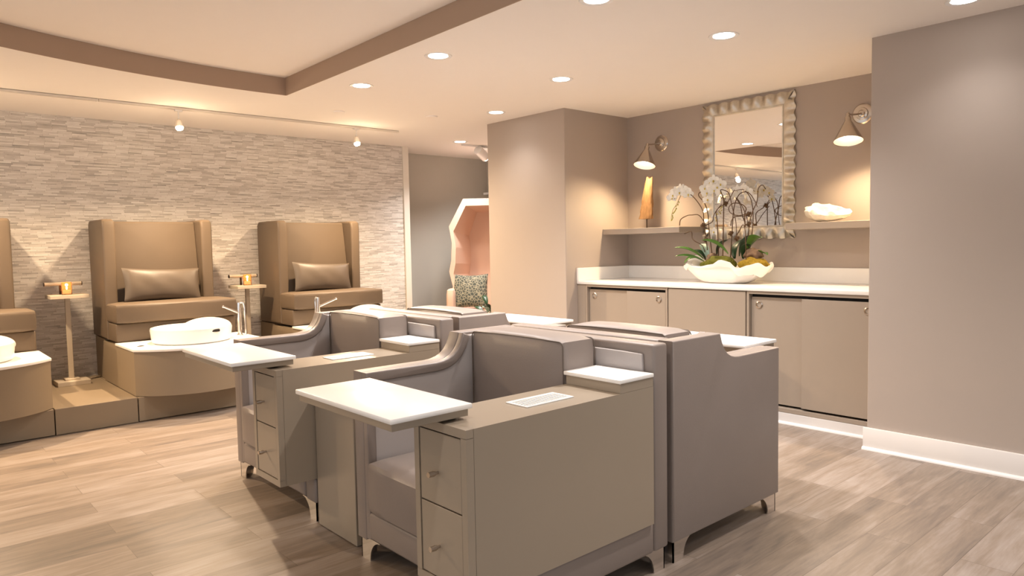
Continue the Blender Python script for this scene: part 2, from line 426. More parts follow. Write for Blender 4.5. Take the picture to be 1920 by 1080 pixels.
s._merge(b)
struct('trim_1', s, M['fascia'], 'taupe vertical face around the ceiling tray')

HT = CEIL + 0.02
struct('wall_right', MB().box(4.50, Y0, 0, X1, 1.80, HT, 0.004, 1), M['wall'], 'mauve taupe wall at the right', smooth=False)
struct('wall_niche', MB().box(5.45, 1.80, 0, 5.60, 4.43, HT), M['wall'], 'taupe wall at the back of the counter niche', smooth=False)
struct('wall_column', MB().box(4.58, 4.43, 0, 6.46, 5.49, HT, 0.004, 1), M['wall'], 'taupe column left of the counter niche', smooth=False)
struct('wall_back', MB().box(X0, 7.29, 0, 4.75, 7.78, HT), M['stone'], 'wall of thin stacked marble strips behind the pedicure chairs', smooth=False)
struct('trim_2', MB().box(4.75, 7.27, 0, 4.83, 7.78, HT, 0.003, 1), M['cream'], 'cream edge strip at the end of the stone wall', smooth=False)
struct('wall_alcove', MB().box(4.83, 7.78, 0, 6.61, 7.93, HT), M['alcove'], 'grey back wall of the alcove', smooth=False)
struct('wall_side', MB().box(6.46, 5.49, 0, 6.61, 7.78, HT), M['alcove'], 'grey side wall of the alcove', smooth=False)
s = MB().box(4.482, Y0, 0.0, 4.50, 1.818, 0.135, 0.003, 2)
s.prism([(4.482, 0), (4.464, 0), (4.4653, 0.007), (4.469, 0.013), (4.475, 0.017), (4.482, 0.018)], 'y', Y0, 1.818)
struct('baseboard_right', s, M['trimwhite'], 'tall white baseboard with quarter round along the right wall')
s = MB().box(4.722, 1.80, 0.0, 4.74, 4.43, 0.078, 0.002, 1)
s.prism([(4.722, 0), (4.704, 0), (4.7053, 0.007), (4.709, 0.013), (4.715, 0.017), (4.722, 0.018)], 'y', 1.80, 4.43)
struct('baseboard_niche', s, M['trimwhite'], 'white kick board under the niche cabinets')

# ================================================================ ceiling fittings
def downlight(loc, label):
    t = thing('recessed_light', label, 'ceiling light', loc, group='recessed ceiling lights')
    MB().lathe([(0.062, 0.0), (0.085, -0.004), (0.088, 0.0), (0.088, 0.006), (0.062, 0.006)], n=40).build('trim_ring', M['trimwhite'], t)
    MB().lathe([(0, 0.006), (0.061, 0.006), (0.061, -0.001), (0, -0.001)], n=40).build('lens', M['lens'], t)
    return t
LAB = ['round recessed light near the corner of the ceiling tray, nearer the camera', 'round recessed light just right of the tray corner, the leftmost of its row',
       'round recessed light straight above the taupe column front', 'large round recessed light in front of the mirror niche',
       'small round recessed light beside the top left of the taupe column', 'round recessed light in the alcove beside the white spotlight',
       'round recessed light cut by the top edge right of the tray', 'round recessed light cut by the top edge above the right wall']
d0 = None
for (x, y), lb in zip(DOWN, LAB):
    if d0 is None: d0 = downlight((x, y, CEIL), lb)
    else: dup(d0, (x, y, CEIL), lb)
MB().lathe([(0, 0), (0.055, 0), (0.052, -0.012), (0, -0.014)], n=28).build('vent_cap', M['ceiling'], loc=(3.88, 5.44, CEIL)).__setitem__('label', 'flat round white cap on the ceiling left of the column')
o = bpy.data.objects['vent_cap']; o['category'] = 'ceiling cap'
o = MB().lathe([(0, 0), (0.05, 0), (0.047, -0.01), (0, -0.012)], n=28).build('sprinkler_cap', M['ceiling'], loc=(3.09, 5.72, CEIL))
tag(o, 'faint round white cap on the ceiling below the tray corner', 'ceiling cap')

def track(x0, x1, label):
    t = thing('ceiling_track', label, 'track', ((x0 + x1) / 2, 6.33, CEIL), group='ceiling tracks')
    h = (x1 - x0) / 2
    s = MB().box(-h, -0.018, -0.020, h, -0.010, 0, 0.001, 1).box(-h, 0.010, -0.020, h, 0.018, 0, 0.001, 1).box(-h, -0.018, -0.004, h, 0.018, 0)
    s.build('rail', M['cream'], t)
    for e in (-h, h): MB().box(e - 0.006, -0.019, -0.021, e + 0.006, 0.019, 0, 0.002, 1).build('end_cap', M['cream'], t)
    return t
track(1.36, 4.08, 'long cream light track on the ceiling above the pedicure chairs')
track(-2.0, 1.34, 'cream light track on the ceiling at the far left')
def tracklight(loc, label):
    t = thing('track_spotlight', label, 'spotlight', loc, group='halogen track spotlights')
    MB().box(-0.03, -0.015, -0.035, 0.03, 0.015, -0.019, 0.003, 2).build('adapter', M['trimwhite'], t)
    MB().cyl((0, 0, -0.12), (0, 0, -0.03), 0.006).build('stem', M['trimwhite'], t)
    r = Vector((0, -0.35, -1)).to_track_quat('Z', 'Y').to_matrix().to_4x4()
    MB().lathe([(0, -0.04), (0.022, -0.04), (0.030, -0.02), (0.036, 0.03), (0.034, 0.03), (0.028, -0.01), (0, -0.02)], (0, 0, -0.14), 28, rot=r).build('head', M['chrome'], t)
    MB().lathe([(0, 0.020), (0.020, 0.022), (0.031, 0.029), (0.026, 0.044), (0, 0.052)], (0, 0, -0.14), 24, rot=r).build('bulb', M['bulbwarm'], t)
    return t
t0 = tracklight((1.94, 6.33, CEIL), 'lit warm track spotlight above the middle pedicure chair')
dup(t0, (3.60, 6.33, CEIL), 'lit warm track spotlight above the right pedicure chair')
for x, lb in ((0.30, 'lit warm track spotlight just beyond the left edge, over the left pedicure chair'), (-1.30, 'lit warm track spotlight farthest left on the track')): dup(t0, (x, 6.33, CEIL), lb)

# white adjustable spotlight in the alcove
t = thing('wall_washer_spotlight', 'white cylinder spotlight on a short rail in the alcove ceiling', 'spotlight', (5.50, 6.72, CEIL))
MB().box(-0.28, -0.016, -0.02, 0.20, 0.016, 0, 0.002, 1).build('rail', M['trimwhite'], t)
MB().cyl((0.02, 0, -0.05), (0.02, 0, -0.018), 0.008).build('stem', M['trimwhite'], t)
MB().cyl((0.09, 0.02, -0.13), (-0.06, -0.02, -0.05), 0.055, 0.055, 28).build('head', M['trimwhite'], t)
MB().lathe([(0.0, 0.0), (0.05, 0.0), (0.05, 0.004), (0, 0.004)], (0.093, 0.021, -0.1315), 24, rot=Vector((0.15, 0.04, -0.08)).to_track_quat('Z', 'Y').to_matrix().to_4x4()).build('lens', M['lens'], t)

# ================================================================ manicure stations
def leg_mesh(sx, sy):
    """bracket leg at a corner; sx, sy point from the corner into the chair"""
    s = MB()
    def prof():
        pts = [(0, 0.0), (0, 0.095), (0.145, 0.095)]
        for i in range(9):
            a = PI / 2 * i / 8
            pts.append((0.068 + 0.077 * (1 - math.sin(a)), 0.095 - 0.088 * (1 - math.cos(a)) - 0.004))
        pts.append((0.068, 0.0))
        return pts
    P = prof()
    s.prism([(a * sx, z) for a, z in P], 'y', 0, 0.006 * sy)
    s.prism([(a * sy, z) for a, z in P], 'x', 0, 0.006 * sx)
    return s

def arm_profile():
    return [(-0.84, 0.790), (-0.60, 0.790), (-0.49, 0.790), (-0.455, 0.793), (-0.425, 0.800), (-0.398, 0.813), (-0.376, 0.832), (-0.360, 0.855), (-0.349, 0.880), (-0.340, 0.905)]
def armchair(label, loc, rz):
    t = thing('manicure_armchair', label, 'armchair', loc, rz, 'grey leather manicure armchairs')
    le, ln = M['leather'], M['lining']
    cv = arm_profile()
    # back: outer shell with a raised border and a pale inset
    s = MB().box(-0.09, 0, 0.09, 0, 0.894, 0.905, 0.012, 3)
    s.build('back_frame', le, t)
    MB().pad(-0.106, 0.045, 0.40, -0.088, 0.92, 0.868, 0.006, 0.003).build('back_lining', ln, t)
    # arm (far from the console)
    out = [(0, 0.09), (-0.84, 0.09)] + cv + [(0, 0.905)]
    MB().prism(out, 'y', 0.895, 0.97, 0.007, 3).build('armrest', le, t)
    # roll along the inner top and front edge of the arm
    path_o = [(-0.84, 0.10)] + cv
    inn_ = []
    for i, p in enumerate(path_o):
        a = Vector(path_o[max(i - 1, 0)]); c = Vector(path_o[min(i + 1, len(path_o) - 1)]); d = (c - a).normalized(); nn = Vector((d.y, -d.x))
        inn_.append((p[0] + nn.x * 0.040, p[1] + nn.y * 0.040))
    inn_[0] = (-0.800, 0.10); inn_[1] = (-0.800, 0.750)
    MB().prism(path_o + inn_[::-1], 'y', 0.862, 0.8975, 0.006, 3).build('arm_roll', le, t)
    pad = [(-0.10, 0.20), (-0.803, 0.20), (-0.803, 0.750)] + [q for q in inn_[2:]] + [(-0.10, inn_[-1][1])]
    MB().prism(pad, 'y', 0.874, 0.898, 0.003, 1).build('arm_lining', ln, t)
    # low rail on the console side, base and cushions
    MB().box(-0.84, 0.0, 0.09, -0.092, 0.10, 0.2135, 0.012, 3).build('side_rail', le, t)
    MB().box(-0.842, 0.102, 0.10, -0.092, 0.872, 0.2135, 0.012, 3).build('seat_base', le, t)
    MB().pad(-0.86, 0.278, 0.214, -0.10, 0.858, 0.435, 0.028, 0.012).build('seat_cushion', le, t)
    c = MB().pad(-0.305, 0.276, 0.43, -0.112, 0.852, 0.915, 0.020, 0.012)
    cu = c.build('back_cushion', le, t)
    def loop(x, y0, y1, z0, z1, r=0.012):
        return [(x, y0 + r, z1), (x, (y0 + y1) / 2, z1 + 0.010), (x, y1 - r, z1), (x, y1, z1 - r)]
    p = MB()
    for x in (-0.302, -0.118):
        p.tube([(x, 0.277, 0.47), (x, 0.277, 0.893), (x, 0.282, 0.904), (x, 0.292, 0.9105), (x, 0.43, 0.914), (x, 0.56, 0.915), (x, 0.69, 0.914), (x, 0.832, 0.9105), (x, 0.842, 0.904), (x, 0.847, 0.893), (x, 0.847, 0.47)], 0.0028, 6, smooth=False)
    p.build('piping', M['piping'], cu)
    for (x, y, sx, sy) in ((-0.83, 0.012, 1, 1), (-0.83, 0.958, 1, -1), (-0.012, 0.012, -1, 1), (-0.012, 0.958, -1, -1)):
        leg_mesh(sx, sy).build('leg', M['chrome'], t, loc=(x, y, 0), smooth=True)
    return t

def console(label, loc, rz, tdx=0.0, tdy=0.0, tl=0.0):
    t = thing('manicure_console', label, 'cabinet', loc, rz, 'taupe manicure consoles with white swing tables')
    lm = M['laminate']
    y0, y1 = -0.013, 0.262
    s = MB().box(-0.985, y0, 0.215, -0.110, y1, 0.75)
    s.box(-1.014, y0, 0.722, -0.984, y1, 0.75).box(-1.014, y0, 0.215, -0.984, y1, 0.244)
    s.box(-1.014, y0, 0.243, -0.984, 0.013, 0.723).box(-1.014, 0.236, 0.243, -0.984, y1, 0.723)
    s.build('body', lm, t)
    MB().box(-0.989, 0.0135, 0.2445, -0.9845, 0.2355, 0.7215).build('shadow_gap', M['dark'], t)
    for z0, z1 in ((0.248, 0.4805), (0.4855, 0.717)):
        d = MB().box(-1.012, 0.0175, z0, -0.9895, 0.2315, z1, 0.0012, 1).build('drawer', lm, t)
        zc = (z0 + z1) / 2 - 0.012; yc = 0.135
        MB().cyl((-1.012, yc, zc), (-1.032, yc, zc), 0.005).cyl((-1.030, yc, zc), (-1.050, yc, zc), 0.0095, 0.0085, 20).cyl((-1.024, yc, zc), (-1.030, yc, zc), 0.0075).build('knob', M['nickel'], d)
    s = MB().box(-0.690, 0.070, 0.75, -0.460, 0.080, 0.7545, 0.001, 1).box(-0.690, 0.168, 0.75, -0.460, 0.178, 0.7545, 0.001, 1)
    s.box(-0.690, 0.079, 0.75, -0.680, 0.169, 0.7545, 0.001, 1).box(-0.470, 0.079, 0.75, -0.460, 0.169, 0.7545, 0.001, 1)
    for i in range(6): s.box(-0.681, 0.086 + i * 0.0145, 0.7505, -0.469, 0.0925 + i * 0.0145, 0.7538)
    v = s.build('vent_grille', M['ventw'], t)
    MB().box(-0.681, 0.080, 0.7497, -0.469, 0.169, 0.7507).build('vent_slots', M['rod'], v)
    MB().box(-0.302, y0, 0.7495, -0.110, y1, 0.786, 0.0015, 1).build('riser', lm, t)
    MB().box(-0.308, y0 - 0.004, 0.786, -0.110, 0.270, 0.801, 0.003, 2).build('shelf_top', M['quartz'], t)
    tb = MB().box(-1.200 + tdx, 0.097 + tdy, 0.760, -0.917 + tdx, 0.705 + tdy + tl, 0.784, 0.0015, 1).build('swing_table', lm, t)
    MB().box(-1.210 + tdx, 0.085 + tdy, 0.784, -0.908 + tdx, 0.715 + tdy + tl, 0.801, 0.004, 2).build('table_top', M['quartz'], tb)
    MB().cyl((-0.965, 0.155, 0.7495), (-0.965, 0.155, 0.7605), 0.03, n=24).build('pivot', M['dark'], tb)
    return t
NX, NY, PITCH, PDX = 2.290, 1.670, 1.430, 0.035
RX, RY = 2.325, 2.640
armchair('grey leather armchair nearest the camera, behind the frontmost swing table', (NX, NY, 0), 0)
console('taupe console with two drawers and white swing table nearest the camera', (NX, NY, 0), 0)
armchair('grey leather armchair in the second station back, beside the farther swing table', (NX + PDX, NY + PITCH, 0), 0)
console('taupe console with two drawers and white swing table, the one farther from the camera', (NX + PDX, NY + PITCH, 0), 0, 0.015, -0.050, 0.040)
armchair('grey leather armchair seen from its plain right side, back to back with the nearest one', (RX, RY, 0), PI)
c3 = console('console of the right front chair, its white table showing past the scooped arm', (RX, RY, 0), PI, 0.19, 0.125, 0.022)
armchair('grey leather armchair at the far right of the island, only its back top showing', (RX + PDX, RY + PITCH, 0), PI)
c4 = console('console of the far right chair, its white table a bright strip beyond the backs', (RX + PDX, RY + PITCH, 0), PI, 0.19, 0.125, 0.022)
# floor-standing pedestal between the two near stations
s = MB().box(1.485, 2.715, 0.004, 1.90, 3.072, 0.62, 0.002, 1)
o = s.build('pedestal_cabinet', M['laminate']); tag(o, 'plain taupe box standing on the floor between the two drawer consoles', 'cabinet')

# ================================================================ pedicure stations
UW = 0.98
def apron_outline(off=0.0, yb=1.03, n=24):
    # arc through (0,.05), (UW/2,-.19), (UW,.05)
    h = 0.24; c = UW / 2; R = (c * c + h * h) / (2 * h); cy = -0.19 + R
    pts = []
    a = math.asin(c / R)
    for i in range(n + 1):
        q = -a + 2 * a * i / n
        x = c + (R + off) * math.sin(q); y = cy - (R + off) * math.cos(q)
        pts.append((min(max(x, -off), UW + off), y))
    pts += [(UW + off, yb), (-off, yb)]
    return pts
def pedicure_station(label, loc, faucet_side, foot=True):
    t = thing('pedicure_station', label, 'foot spa', loc, 0, 'pedicure foot spas')
    MB().box(0.004, 0.0, 0.006, UW - 0.004, 1.38, 0.188, 0.0015, 1).build('plinth', M['pedlam'], t)
    MB().prism(apron_outline(0, 1.03), 'z', 0.192, 0.532).build('front_cabinet', M['pedlam'], t)
    MB().box(0.014, 1.03, 0.19, UW - 0.014, 1.385, 0.545).build('rear_cabinet', M['pedlam'], t)
    MB().prism(apron_outline(0.008, 0.585), 'z', 0.532, 0.552, 0.003, 2).build('counter_top', M['quartz'], t)
    cx, cy, z = 0.49, 0.25, 0.552
    prof = [(0, 0), (0.285, 0), (0.300, 0.01), (0.312, 0.108), (0.306, 0.121), (0.292, 0.123), (0.284, 0.11), (0.26, 0.03), (0, 0.015)]
    b_ = MB().lathe(prof, (cx, cy, z), 56).build('basin', M['porcelain'], t)
    if foot:
        MB().blob((cx + 0.115, cy - 0.02, z + 0.105), (0.20, 0.13, 0.082), 1, 0.0, 3, 4).build('footrest', M['porcelain'], t)
        MB().box(cx + 0.015, cy - 0.304, z + 0.088, cx + 0.125, cy - 0.27, z + 0.110, 0.006, 2).build('jet_slot', M['dark'], t)
    MB().lathe([(0, 0), (0.026, 0), (0.026, 0.004), (0.014, 0.007), (0, 0.007)], (0.09, 0.21, z - 0.002), 24).build('drain_knob', M['nickel'], t)
    fx = 0.905 if faucet_side > 0 else 0.125
    d = -faucet_side
    fb = MB().lathe([(0, 0), (0.028, 0), (0.028, 0.008), (0.019, 0.012), (0.018, 0.24), (0.015, 0.285), (0, 0.287)], (fx, 0.30, z), 28)
    fo = fb.build('faucet', M['chrome'], t)
    MB().tube([(fx, 0.30, z + 0.278), (fx - d * 0.02, 0.29, z + 0.285), (fx - d * 0.037, 0.28, z + 0.26), (fx - d * 0.04, 0.27, z + 0.10), (fx - d * 0.04, 0.27, z + 0.002)], 0.009, 10).build('spray_hose', M['chrome'], fo)
    MB().cyl((fx + d * 0.01, 0.295, z + 0.20), (fx + d * 0.15, 0.24, z + 0.262), 0.010, 0.008).blob((fx + d * 0.155, 0.238, z + 0.265), (0.012, 0.012, 0.012), 2, 0, 2, 2).build('lever', M['chrome'], fo)
    return t
def pedicure_chair(label, loc):
    t = thing('pedicure_chair', label, 'chair', loc, 0, 'high-backed brown pedicure chairs')
    le = M['pedleather']
    MB().box(0.004, 0.585, 0.553, UW - 0.004, 1.36, 0.705, 0.012, 3).build('seat_base', le, t)
    MB().pad(0.0, 0.54, 0.706, UW, 1.06, 0.866, 0.020, 0.008).build('seat_cushion', le, t)
    # wings: outline in x,z slightly flared, rounded top
    for x0, x1 in ((-0.012, 0.088), (0.786, 0.884)):
        MB().prism([(0.83, 0.56 if x0 > 0.5 else 0.56), (0.815, 1.50), (0.825, 1.555), (0.86, 1.573), (1.30, 1.573), (1.335, 1.54), (1.335, 0.56)], 'x', x0, x1, 0.022, 4).build('wing', le, t)
    MB().prism([(0.86, 0.70), (0.995, 1.545), (1.01, 1.558), (1.30, 1.558), (1.30, 0.70)], 'x', 0.089, 0.785, 0.010, 3).build('backrest', le, t)
    return t
def pillow_mesh(w_, h_, th, n=22, pinch=0.10):
    b = bmesh.new(); g = {}
    for side in (0, 1):
        for i in range(n + 1):
            for j in range(n + 1):
                u = -1 + 2 * i / n; v = -1 + 2 * j / n
                edge = (i in (0, n) or j in (0, n))
                if side and edge: g[(1, i, j)] = g[(0, i, j)]; continue
                k = ((1 - u * u) * (1 - v * v)) ** 0.42
                x = u * w_ / 2 * (1 - pinch * (1 - v * v) * abs(u) ** 3 * 0.5); z = v * h_ / 2 * (1 - pinch * (1 - u * u) * abs(v) ** 3)
                wr = 0.004 * math.sin(9 * u + 3 * v) * (1 - abs(v)) * k
                y = (-1 if side == 0 else 1) * th / 2 * k + wr
                g[(side, i, j)] = b.verts.new((x, y, z))
    for side in (0, 1):
        for i in range(n):
            for j in range(n):
                q = [g[(side, i, j)], g[(side, i + 1, j)], g[(side, i + 1, j + 1)], g[(side, i, j + 1)]]
                b.faces.new(q if side == 0 else q[::-1])
    s = MB(); bmesh.ops.recalc_face_normals(b, faces=b.faces[:]); s._merge(b); return s
UX = [-0.10, 1.42, 2.94]; UY = 5.90
names = ['at the left edge of the picture', 'in the middle of the stone wall', 'nearest the end of the stone wall']
slab = ['white basin spa cut off at the left edge', 'white basin spa in the middle with a domed footrest', 'white basin spa at the right, mostly hidden behind the armchairs']
for i, x in enumerate(UX):
    pedicure_station(slab[i], (x, UY, 0), 1 if i == 1 else -1)
    pedicure_chair('brown leather wing chair ' + names[i], (x, UY, 0))
    p = pillow_mesh(0.64, 0.30, 0.15).build('lumbar_pillow', M['pillow'])
    tag(p, ['bronze satin pillow, only its dark corner showing at the left edge', 'bronze satin pillow on the middle pedicure chair', 'bronze satin pillow on the right pedicure chair'][i], 'pillow', 'bronze lumbar pillows')
    p.location = (x + 0.437, UY + 0.800, 1.003); p.rotation_euler = (math.radians(-14), math.radians([2, 2, 3][i]), math.radians(2))
# steps between the stations
for i, (a, b_) in enumerate(((0.88, 1.42), (2.40, 2.94), (3.92, 4.72))):
    s = MB().box(a + 0.003, UY, 0.004, b_ - 0.003, 7.285, 0.190, 0.0015, 1)
    o = s.build('platform_step', M['pedlam'])
    tag(o, ['tan platform step between the left and middle pedicure chairs', 'tan platform step between the middle and right pedicure chairs', 'tan platform end right of the right pedicure chair'][i], 'platform', 'tan platform steps')
# pedestal tables with arm bar, candles
def side_table(label, loc):
    t = thing('pedestal_side_table', label, 'side table', loc, 0, 'tall pedestal tables between pedicure chairs')
    MB().box(-0.14, -0.12, 0.727, 0.14, 0.13, 0.757, 0.002, 1).build('table_top', M['wood'], t)
    MB().box(-0.019, 0.0, 0.025, 0.019, 0.026, 0.736, 0.002, 1).build('pole', M['wood'], t)
    MB().box(-0.12, -0.11, 0.0, 0.12, 0.10, 0.036, 0.002, 1).box(-0.055, -0.04, 0.036, 0.055, 0.06, 0.05, 0.002, 1).build('base', M['wood'], t)
    a = MB().cyl((-0.15, 0.07, 0.845), (0.12, 0.07, 0.845), 0.015).build('arm_bar', M['wood'], t)
    for x in (-0.152, 0.122): MB().cyl((x - 0.003, 0.07, 0.845), (x + 0.003, 0.07, 0.845), 0.0165).build('end_cap', M['rod'], a)
    MB().box(-0.045, 0.062, 0.756, -0.03, 0.078, 0.836, 0.001, 1).build('bracket', M['rod'], a)
    return t
s1 = side_table('tall slim pale table between the left and middle pedicure chairs', (1.175, 6.95, 0.19))
dup(s1, (2.70, 6.95, 0.19), 'tall slim pale table between the middle and right pedicure chairs')
def candle(label, loc):
    t = thing('candle_holder', label, 'candle', loc, 0, 'amber glass candle holders')
    MB().lathe([(0, 0), (0.036, 0), (0.038, 0.004), (0.038, 0.105), (0.034, 0.105), (0.034, 0.010), (0, 0.010)], n=32).build('glass', M['amber'], t)
    w_ = MB().lathe([(0, 0.0105), (0.031, 0.0105), (0.031, 0.040), (0, 0.040)], n=24).build('wax', M['wax'], t)
    MB().blob((0, 0, 0.058), (0.007, 0.007, 0.015), 1, 0, 2, 2).build('flame', M['flame'], w_)
    return t
c0 = candle('amber candle glass on the left tall table', (1.165, 6.90, 0.9475))
dup(c0, (2.68, 6.90, 0.9475), 'amber candle glass on the right tall table')
for x in (1.165, 2.68): lamp('candle_glow', 'POINT', (x, 6.90, 1.03), 0.5, AMBER, shadow_soft_size=0.012)

# ================================================================ niche: cabinets, counter, shelves, mirror
def cup_pull(parent, y, z, x=4.728):
    r = Vector((-1, 0, 0)).to_track_quat('Z', 'Y').to_matrix().to_4x4()
    p = MB().lathe([(0.017, 0.0), (0.026, 0.0), (0.027, 0.004), (0.020, 0.006), (0.016, 0.0), (0.014, -0.010), (0, -0.010)], (x, y, z), 32, rot=r).build('finger_pull', M['nickel'], parent)
    MB().lathe([(0, -0.006), (0.013, -0.006), (0.013, -0.003), (0, -0.003)], (x, y, z), 24, rot=r).build('recess', M['rod'], p)
def slide_cabinet(label, y0, y1, ym, z0=0.08):
    t = thing('sliding_door_cabinet', label, 'cabinet', (0, 0, 0), 0, 'sliding door cabinets under the counter')
    lc = M['lam_cab']
    s = MB().box(4.722, y0, z0, 5.42, y0 + 0.018, 0.928, 0.001, 1).box(4.722, y1 - 0.018, z0, 5.42, y1, 0.928, 0.001, 1)
    s.box(4.722, y0 + 0.018, z0, 5.42, y1 - 0.018, z0 + 0.030, 0.001, 1).box(4.722, y0 + 0.018, 0.908, 5.42, y1 - 0.018, 0.928, 0.001, 1).box(5.40, y0 + 0.018, z0 + 0.03, 5.42, y1 - 0.018, 0.908)
    s.build('carcass', lc, t)
    MB().box(4.775, y0 + 0.019, z0 + 0.031, 4.79, y1 - 0.019, 0.907).build('dark_interior', M['dark'], t)
    # two doors on two tracks; the y-low (right) door runs in front
    d1 = MB().box(4.726, y0 + 0.022, z0 + 0.046, 4.744, ym + 0.012, 0.886, 0.001, 1).build('sliding_door', lc, t)
    d2 = MB().box(4.750, ym - 0.012, z0 + 0.046, 4.768, y1 - 0.022, 0.886, 0.001, 1).build('sliding_door', lc, t)
    cup_pull(d1, y0 + 0.085, 0.83, 4.726); cup_pull(d2, y1 - 0.085, 0.83, 4.750)
    return t
slide_cabinet('right cabinet with two sliding doors under the counter, beside the mauve wall', 1.805, 2.745, 2.32)
slide_cabinet('left cabinet with two sliding doors under the counter, beside the column', 3.445, 4.33, 3.85)
t = thing('panel_cabinet', 'plain fronted cabinet between the two sliding door cabinets', 'cabinet', (0, 0, 0))
MB().box(4.740, 2.747, 0.08, 5.42, 3.443, 0.928).build('carcass', M['lam_cab'], t)
MB().box(4.722, 2.755, 0.53, 4.740, 3.435, 0.922, 0.001, 1).build('front_panel', M['lam_cab'], t)
o = MB().box(4.722, 4.332, 0.08, 5.42, 4.428, 0.928, 0.001, 1).build('filler_panel', M['lam_cab'])
tag(o, 'narrow vertical filler board between the left cabinet and the column', 'panel')
o = MB().box(4.38, 2.76, 0.004, 4.69, 3.42, 0.50, 0.002, 1).build('low_bench', M['lam_cab'])
tag(o, 'low beige box in front of the plain middle cabinet, its top corner showing', 'box')
t = thing('countertop', 'long white quartz counter with upstands along the niche', 'countertop', (0, 0, 0))
MB().box(4.712, 1.803, 0.930, 5.448, 4.428, 0.957, 0.003, 2).build('slab', M['quartz'], t)
MB().box(5.428, 1.803, 0.9575, 5.449, 4.428, 1.074, 0.002, 1).build('backsplash', M['quartz'], t)
MB().box(4.712, 4.407, 0.9575, 5.427, 4.4285, 1.074, 0.002, 1).build('side_splash', M['quartz'], t)
o = MB().box(5.076, 3.58, 1.372, 5.449, 4.429, 1.422, 0.002, 1).build('floating_shelf', M['shelf'])
tag(o, 'floating greige shelf left of the mirror holding the driftwood', 'shelf', 'floating shelves')
o = MB().box(5.20, 1.801, 1.372, 5.449, 2.70, 1.422, 0.002, 1).build('floating_shelf', M['shelf'])
tag(o, 'floating greige shelf right of the mirror holding the white coral', 'shelf', 'floating shelves')

# mirror
def mirror():
    t = thing('wall_mirror', 'tall mirror in a ruffled silver frame above the counter', 'mirror', (5.449, 3.160, 1.885))
    W, H, fw = 0.415, 0.575, 0.094      # outer half sizes, frame width
    s = MB(); b = bmesh.new()
    def strip(L, place, per):
        nu = 10; nt = max(8, int(L / 0.007)); G = []
        for i in range(nt + 1):
            a = -L / 2 + L * i / nt; row = []
            for j in range(nu + 1):
                u = j / nu
                lim = L / 2 - fw * (1 - u)
                aa = a / (L / 2) * lim
                ph = 2 * PI * aa / per
                k = min(1, u * 1.5) ** 1.2
                wv = math.sin(ph) + 0.1 * math.sin(2 * ph + 1)
                hgt = 0.020 + 0.012 * k * wv + 0.012 * math.sin(u * PI) * 0.6
                off = u * fw + k * 0.006 * math.cos(ph)
                row.append(place(aa, off, hgt))
            G.append(row)
        for i in range(nt):
            for j in range(nu): 
                b.faces.new([b.verts.new(p) for p in (G[i][j], G[i + 1][j], G[i + 1][j + 1], G[i][j + 1])])
        for i in range(nt):      # outer edge back to the wall
            p, q = G[i][nu], G[i + 1][nu]
            b.faces.new([b.verts.new(v) for v in (p, q, (-0.002, q[1], q[2]), (-0.002, p[1], p[2]))])
    w_, h_ = W - fw, H - fw
    strip(2 * H, lambda a, o_, g: (-g, w_ + o_, a), 0.092)
    strip(2 * H, lambda a, o_, g: (-g, -w_ - o_, a), 0.092)
    strip(2 * W, lambda a, o_, g: (-g, a, h_ + o_), 0.104)
    strip(2 * W, lambda a, o_, g: (-g, a, -h_ - o_), 0.104)
    bmesh.ops.remove_doubles(b, verts=b.verts[:], dist=1e-4)
    bmesh.ops.recalc_face_normals(b, faces=b.faces[:])
    s._merge(b)
    f = s.build('frame', M['silver'], t, ang=60)
    r = MB()
    for (y0, z0, y1, z1) in ((-w_ - 0.002, -h_ - 0.002, -w_ + 0.010, h_ + 0.002), (w_ - 0.010, -h_ - 0.002, w_ + 0.002, h_ + 0.002), (-w_ + 0.009, h_ - 0.010, w_ - 0.009, h_ + 0.002), (-w_ + 0.009, -h_ - 0.002, w_ - 0.009, -h_ + 0.010)):
        r.box(-0.024, y0, z0, -0.006, y1, z1, 0.002, 1)
    r.build('inner_rim', M['silver'], f)
    MB().box(-0.012, -w_, -h_, -0.004, w_, h_).build('glass', M['mirror'], t)
    return t
mirror()

